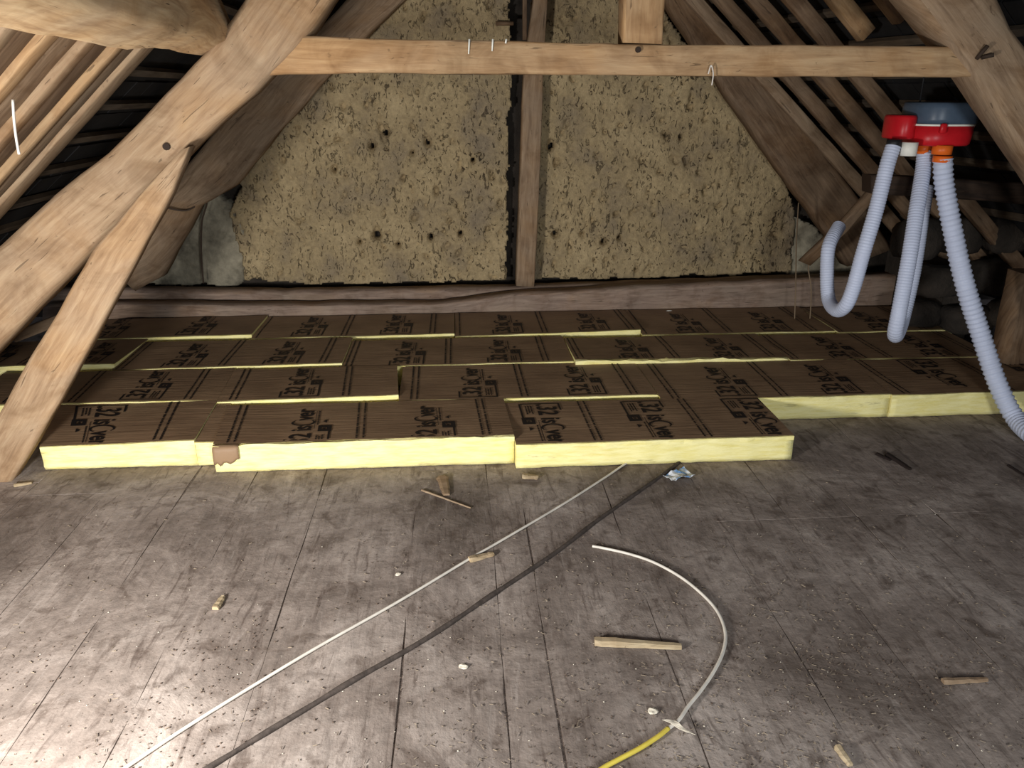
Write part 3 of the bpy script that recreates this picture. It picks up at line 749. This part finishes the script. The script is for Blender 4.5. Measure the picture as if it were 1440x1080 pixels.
splinter('wood_splinter', (1177,1052), (1196,1078), .022, .012, M['pale'], 'short pale stick at the bottom edge right of the curled cable')
splinter('wood_splinter', (622,672), (628,697), .05, .012, M['oak_grey'], 'flat grey offcut lying before the front batts')
splinter('wood_splinter', (20,684), (45,680), .02, .01, M['pale'], 'thin pale shaving on the floor beside the brace foot')
splinter('wood_splinter', (1417,655), (1450,675), .014, .008, M['char'], 'thin dark stick on the floor at the right edge')
# yellow shaving beside the cable end
def sheet(name, pxs, z, mat, label, cat, lift, n=10):
    P = [PZ(*q) for q in pxs]; bm = bmesh.new(); g = []
    for i in range(n+1):
        row = []
        for k in range(n+1):
            u, v = i/n, k/n; p = P[0].lerp(P[1], u).lerp(P[3].lerp(P[2], u), v)
            p.z = z + lift*(.5+nz((p.x, p.y, 1), 22)+.5*nz((p.x, p.y, 4), 60)); p.z = max(p.z, .002)
            p.x += nz((p.x, p.y, 9), 14)*lift*.8; row.append(bm.verts.new(p))
        g.append(row)
    for a, b in zip(g, g[1:]):
        for k in range(n): bm.faces.new((a[k], a[k+1], b[k+1], b[k]))
    o = obj(name, bm, mat); md = o.modifiers.new('t', 'SOLIDIFY'); md.thickness = .0012; return tag(o, label, cat)
sheet('plastic_scrap', [(932,672),(962,660),(976,672),(948,680)], .004, M['blue'], 'crumpled blue and white plastic scrap in front of the right-hand front batt', 'scrap', .018)
sheet('paper_shaving', [(930,1017),(948,1019),(977,1040),(966,1036)], .012, M['chip'], 'curled cream shaving lying across the end of the white cable', 'scrap', .008)
for a, b, L, r_ in ((652,938,'white crumb on the floor below the dark cable',.011),(918,1000,'white crumb left of the cable where it turns yellow',.012),(560,808,'white crumb above the straight white cable',.008)):
    p = PZ(a, b); bm = bmesh.new(); bmesh.ops.create_icosphere(bm, subdivisions=2, radius=r_)
    for v_ in bm.verts: k = 1+.5*nz(v_.co, 120, a); v_.co = Vector((v_.co.x*k*1.2+p.x, v_.co.y*k+p.y, max(0, v_.co.z*k*.6)+.0005))
    tag(obj('white_crumb', bm, M['chip']), L, 'crumb')
# loose chaff and crumbs: nobody could count them
def scatter(name, n, mat, fn, label, cat):
    bm = bmesh.new(); k = 0
    while k < n:
        px, py = random.uniform(-60, 1500), 660+430*random.random()**.75
        p = PZ(px, py)
        if random.random() > fn(px, py, p): continue
        k += 1
        if mat == 'straw':
            L = random.uniform(.003, .014); a = random.uniform(0, 6.28); d = Vector((math.cos(a), math.sin(a), 0))*L; s_ = Vector((-d.y, d.x, 0)).normalized()*random.uniform(.0005,.0012)
            z = Vector((0,0,random.uniform(.0005,.0018)))
            v = [bm.verts.new(q) for q in (p-s_+z*.3, p+s_+z*.3, p+d+s_+z, p+d-s_+z, p+z*1.8, p+d+z*2.0)]
            for f in ((0,1,4),(3,5,2),(0,4,5,3),(1,2,5,4)): bm.faces.new([v[i] for i in f])
        else:
            r_ = random.uniform(.001, .0034)*(1.2 if mat == 'crumb' else .8)
            v = [bm.verts.new(p+Vector((math.cos(a)*r_*random.uniform(.6,1.3), math.sin(a)*r_*random.uniform(.6,1.3), 0))) for a in (0,1.25,2.5,3.77,5.0)]
            t = bm.verts.new(p+Vector((0,0,r_*random.uniform(.5,1))))
            for i in range(5): bm.faces.new((v[i], v[(i+1)%5], t))
    o = obj(name, bm, M[mat]); return tag(o, label, cat, kind='stuff')
def f_straw(px, py, p):
    a = .25+.5*max(0, nz(p, 2.5, 4)); c = .95 if (math.hypot((px-1070)/190, (py-960)/170) < 1) else 0
    return min(1, max(a*.55 + (.25 if px > 560 else 0), c))
scatter('straw_chaff', 1500, 'straw', f_straw, 'loose straw chaff scattered over the floorboards', 'chaff')
def f_crumb(px, py, p):
    a = max(0, nz(p, 3.5, 11))*1.4; c = .9 if math.hypot((px-1010)/70, (py-712)/28) < 1 else 0; return min(1, .06 + a + c)
scatter('earth_crumbs', 1000, 'crumb', f_crumb, 'dark earth crumbs scattered over the floorboards', 'crumbs')
scatter('pale_chips', 160, 'chip', lambda a, b, p: .5, 'tiny pale chips scattered over the floorboards', 'chips')

# ------------------------------------------------------------------ wires, strands and webs
def strand(name, pts, r_, mat, label, cat): return tag(obj(name, tube(catmull(pts, 6), r_, 6), mat), label, cat)
strand('hanging_wire', [hp(1123,285,5.05), hp(1120,340,5.0), hp(1119,400,4.95), hp(1117,462,4.9)], .004, M['twine'], 'thin strand hanging left of the other at the end of the mud wall', 'strand')
strand('hanging_wire', [hp(1150,352,5.05), hp(1137,372,5.0), hp(1141,410,4.95), hp(1138,462,4.9)], .004, M['twine'], 'thin strand hanging beside the U-bend of the left hose', 'strand')
strand('old_wire', [hp(232,292,5.3), hp(262,296,5.32), hp(290,283,5.45), hp(284,312,5.5), hp(283,352,5.5), hp(286,398,5.5)], .006, M['wire'], 'old dark wire drooping down the grey plaster at the left', 'wire')
strand('cobweb_strand', [hp(18,140,1.9), hp(20,170,1.9), hp(23,195,1.9), hp(27,217,1.9)], .003, M['web'], 'white dusty cobweb strand hanging at the upper left', 'cobweb')
strand('cobweb_strand', [hp(996,104,3.19), hp(1000,92,3.19), hp(1003,104,3.19), hp(1001,120,3.19)], .0025, M['web'], 'small white cobweb strand under the collar beam right of the post', 'cobweb')
strand('loop_wire', [hp(930,441,5.18), hp(940,437,5.17), hp(952,439,5.18)], .004, M['white'], 'tiny white wire curl lying against the sill timber', 'wire')
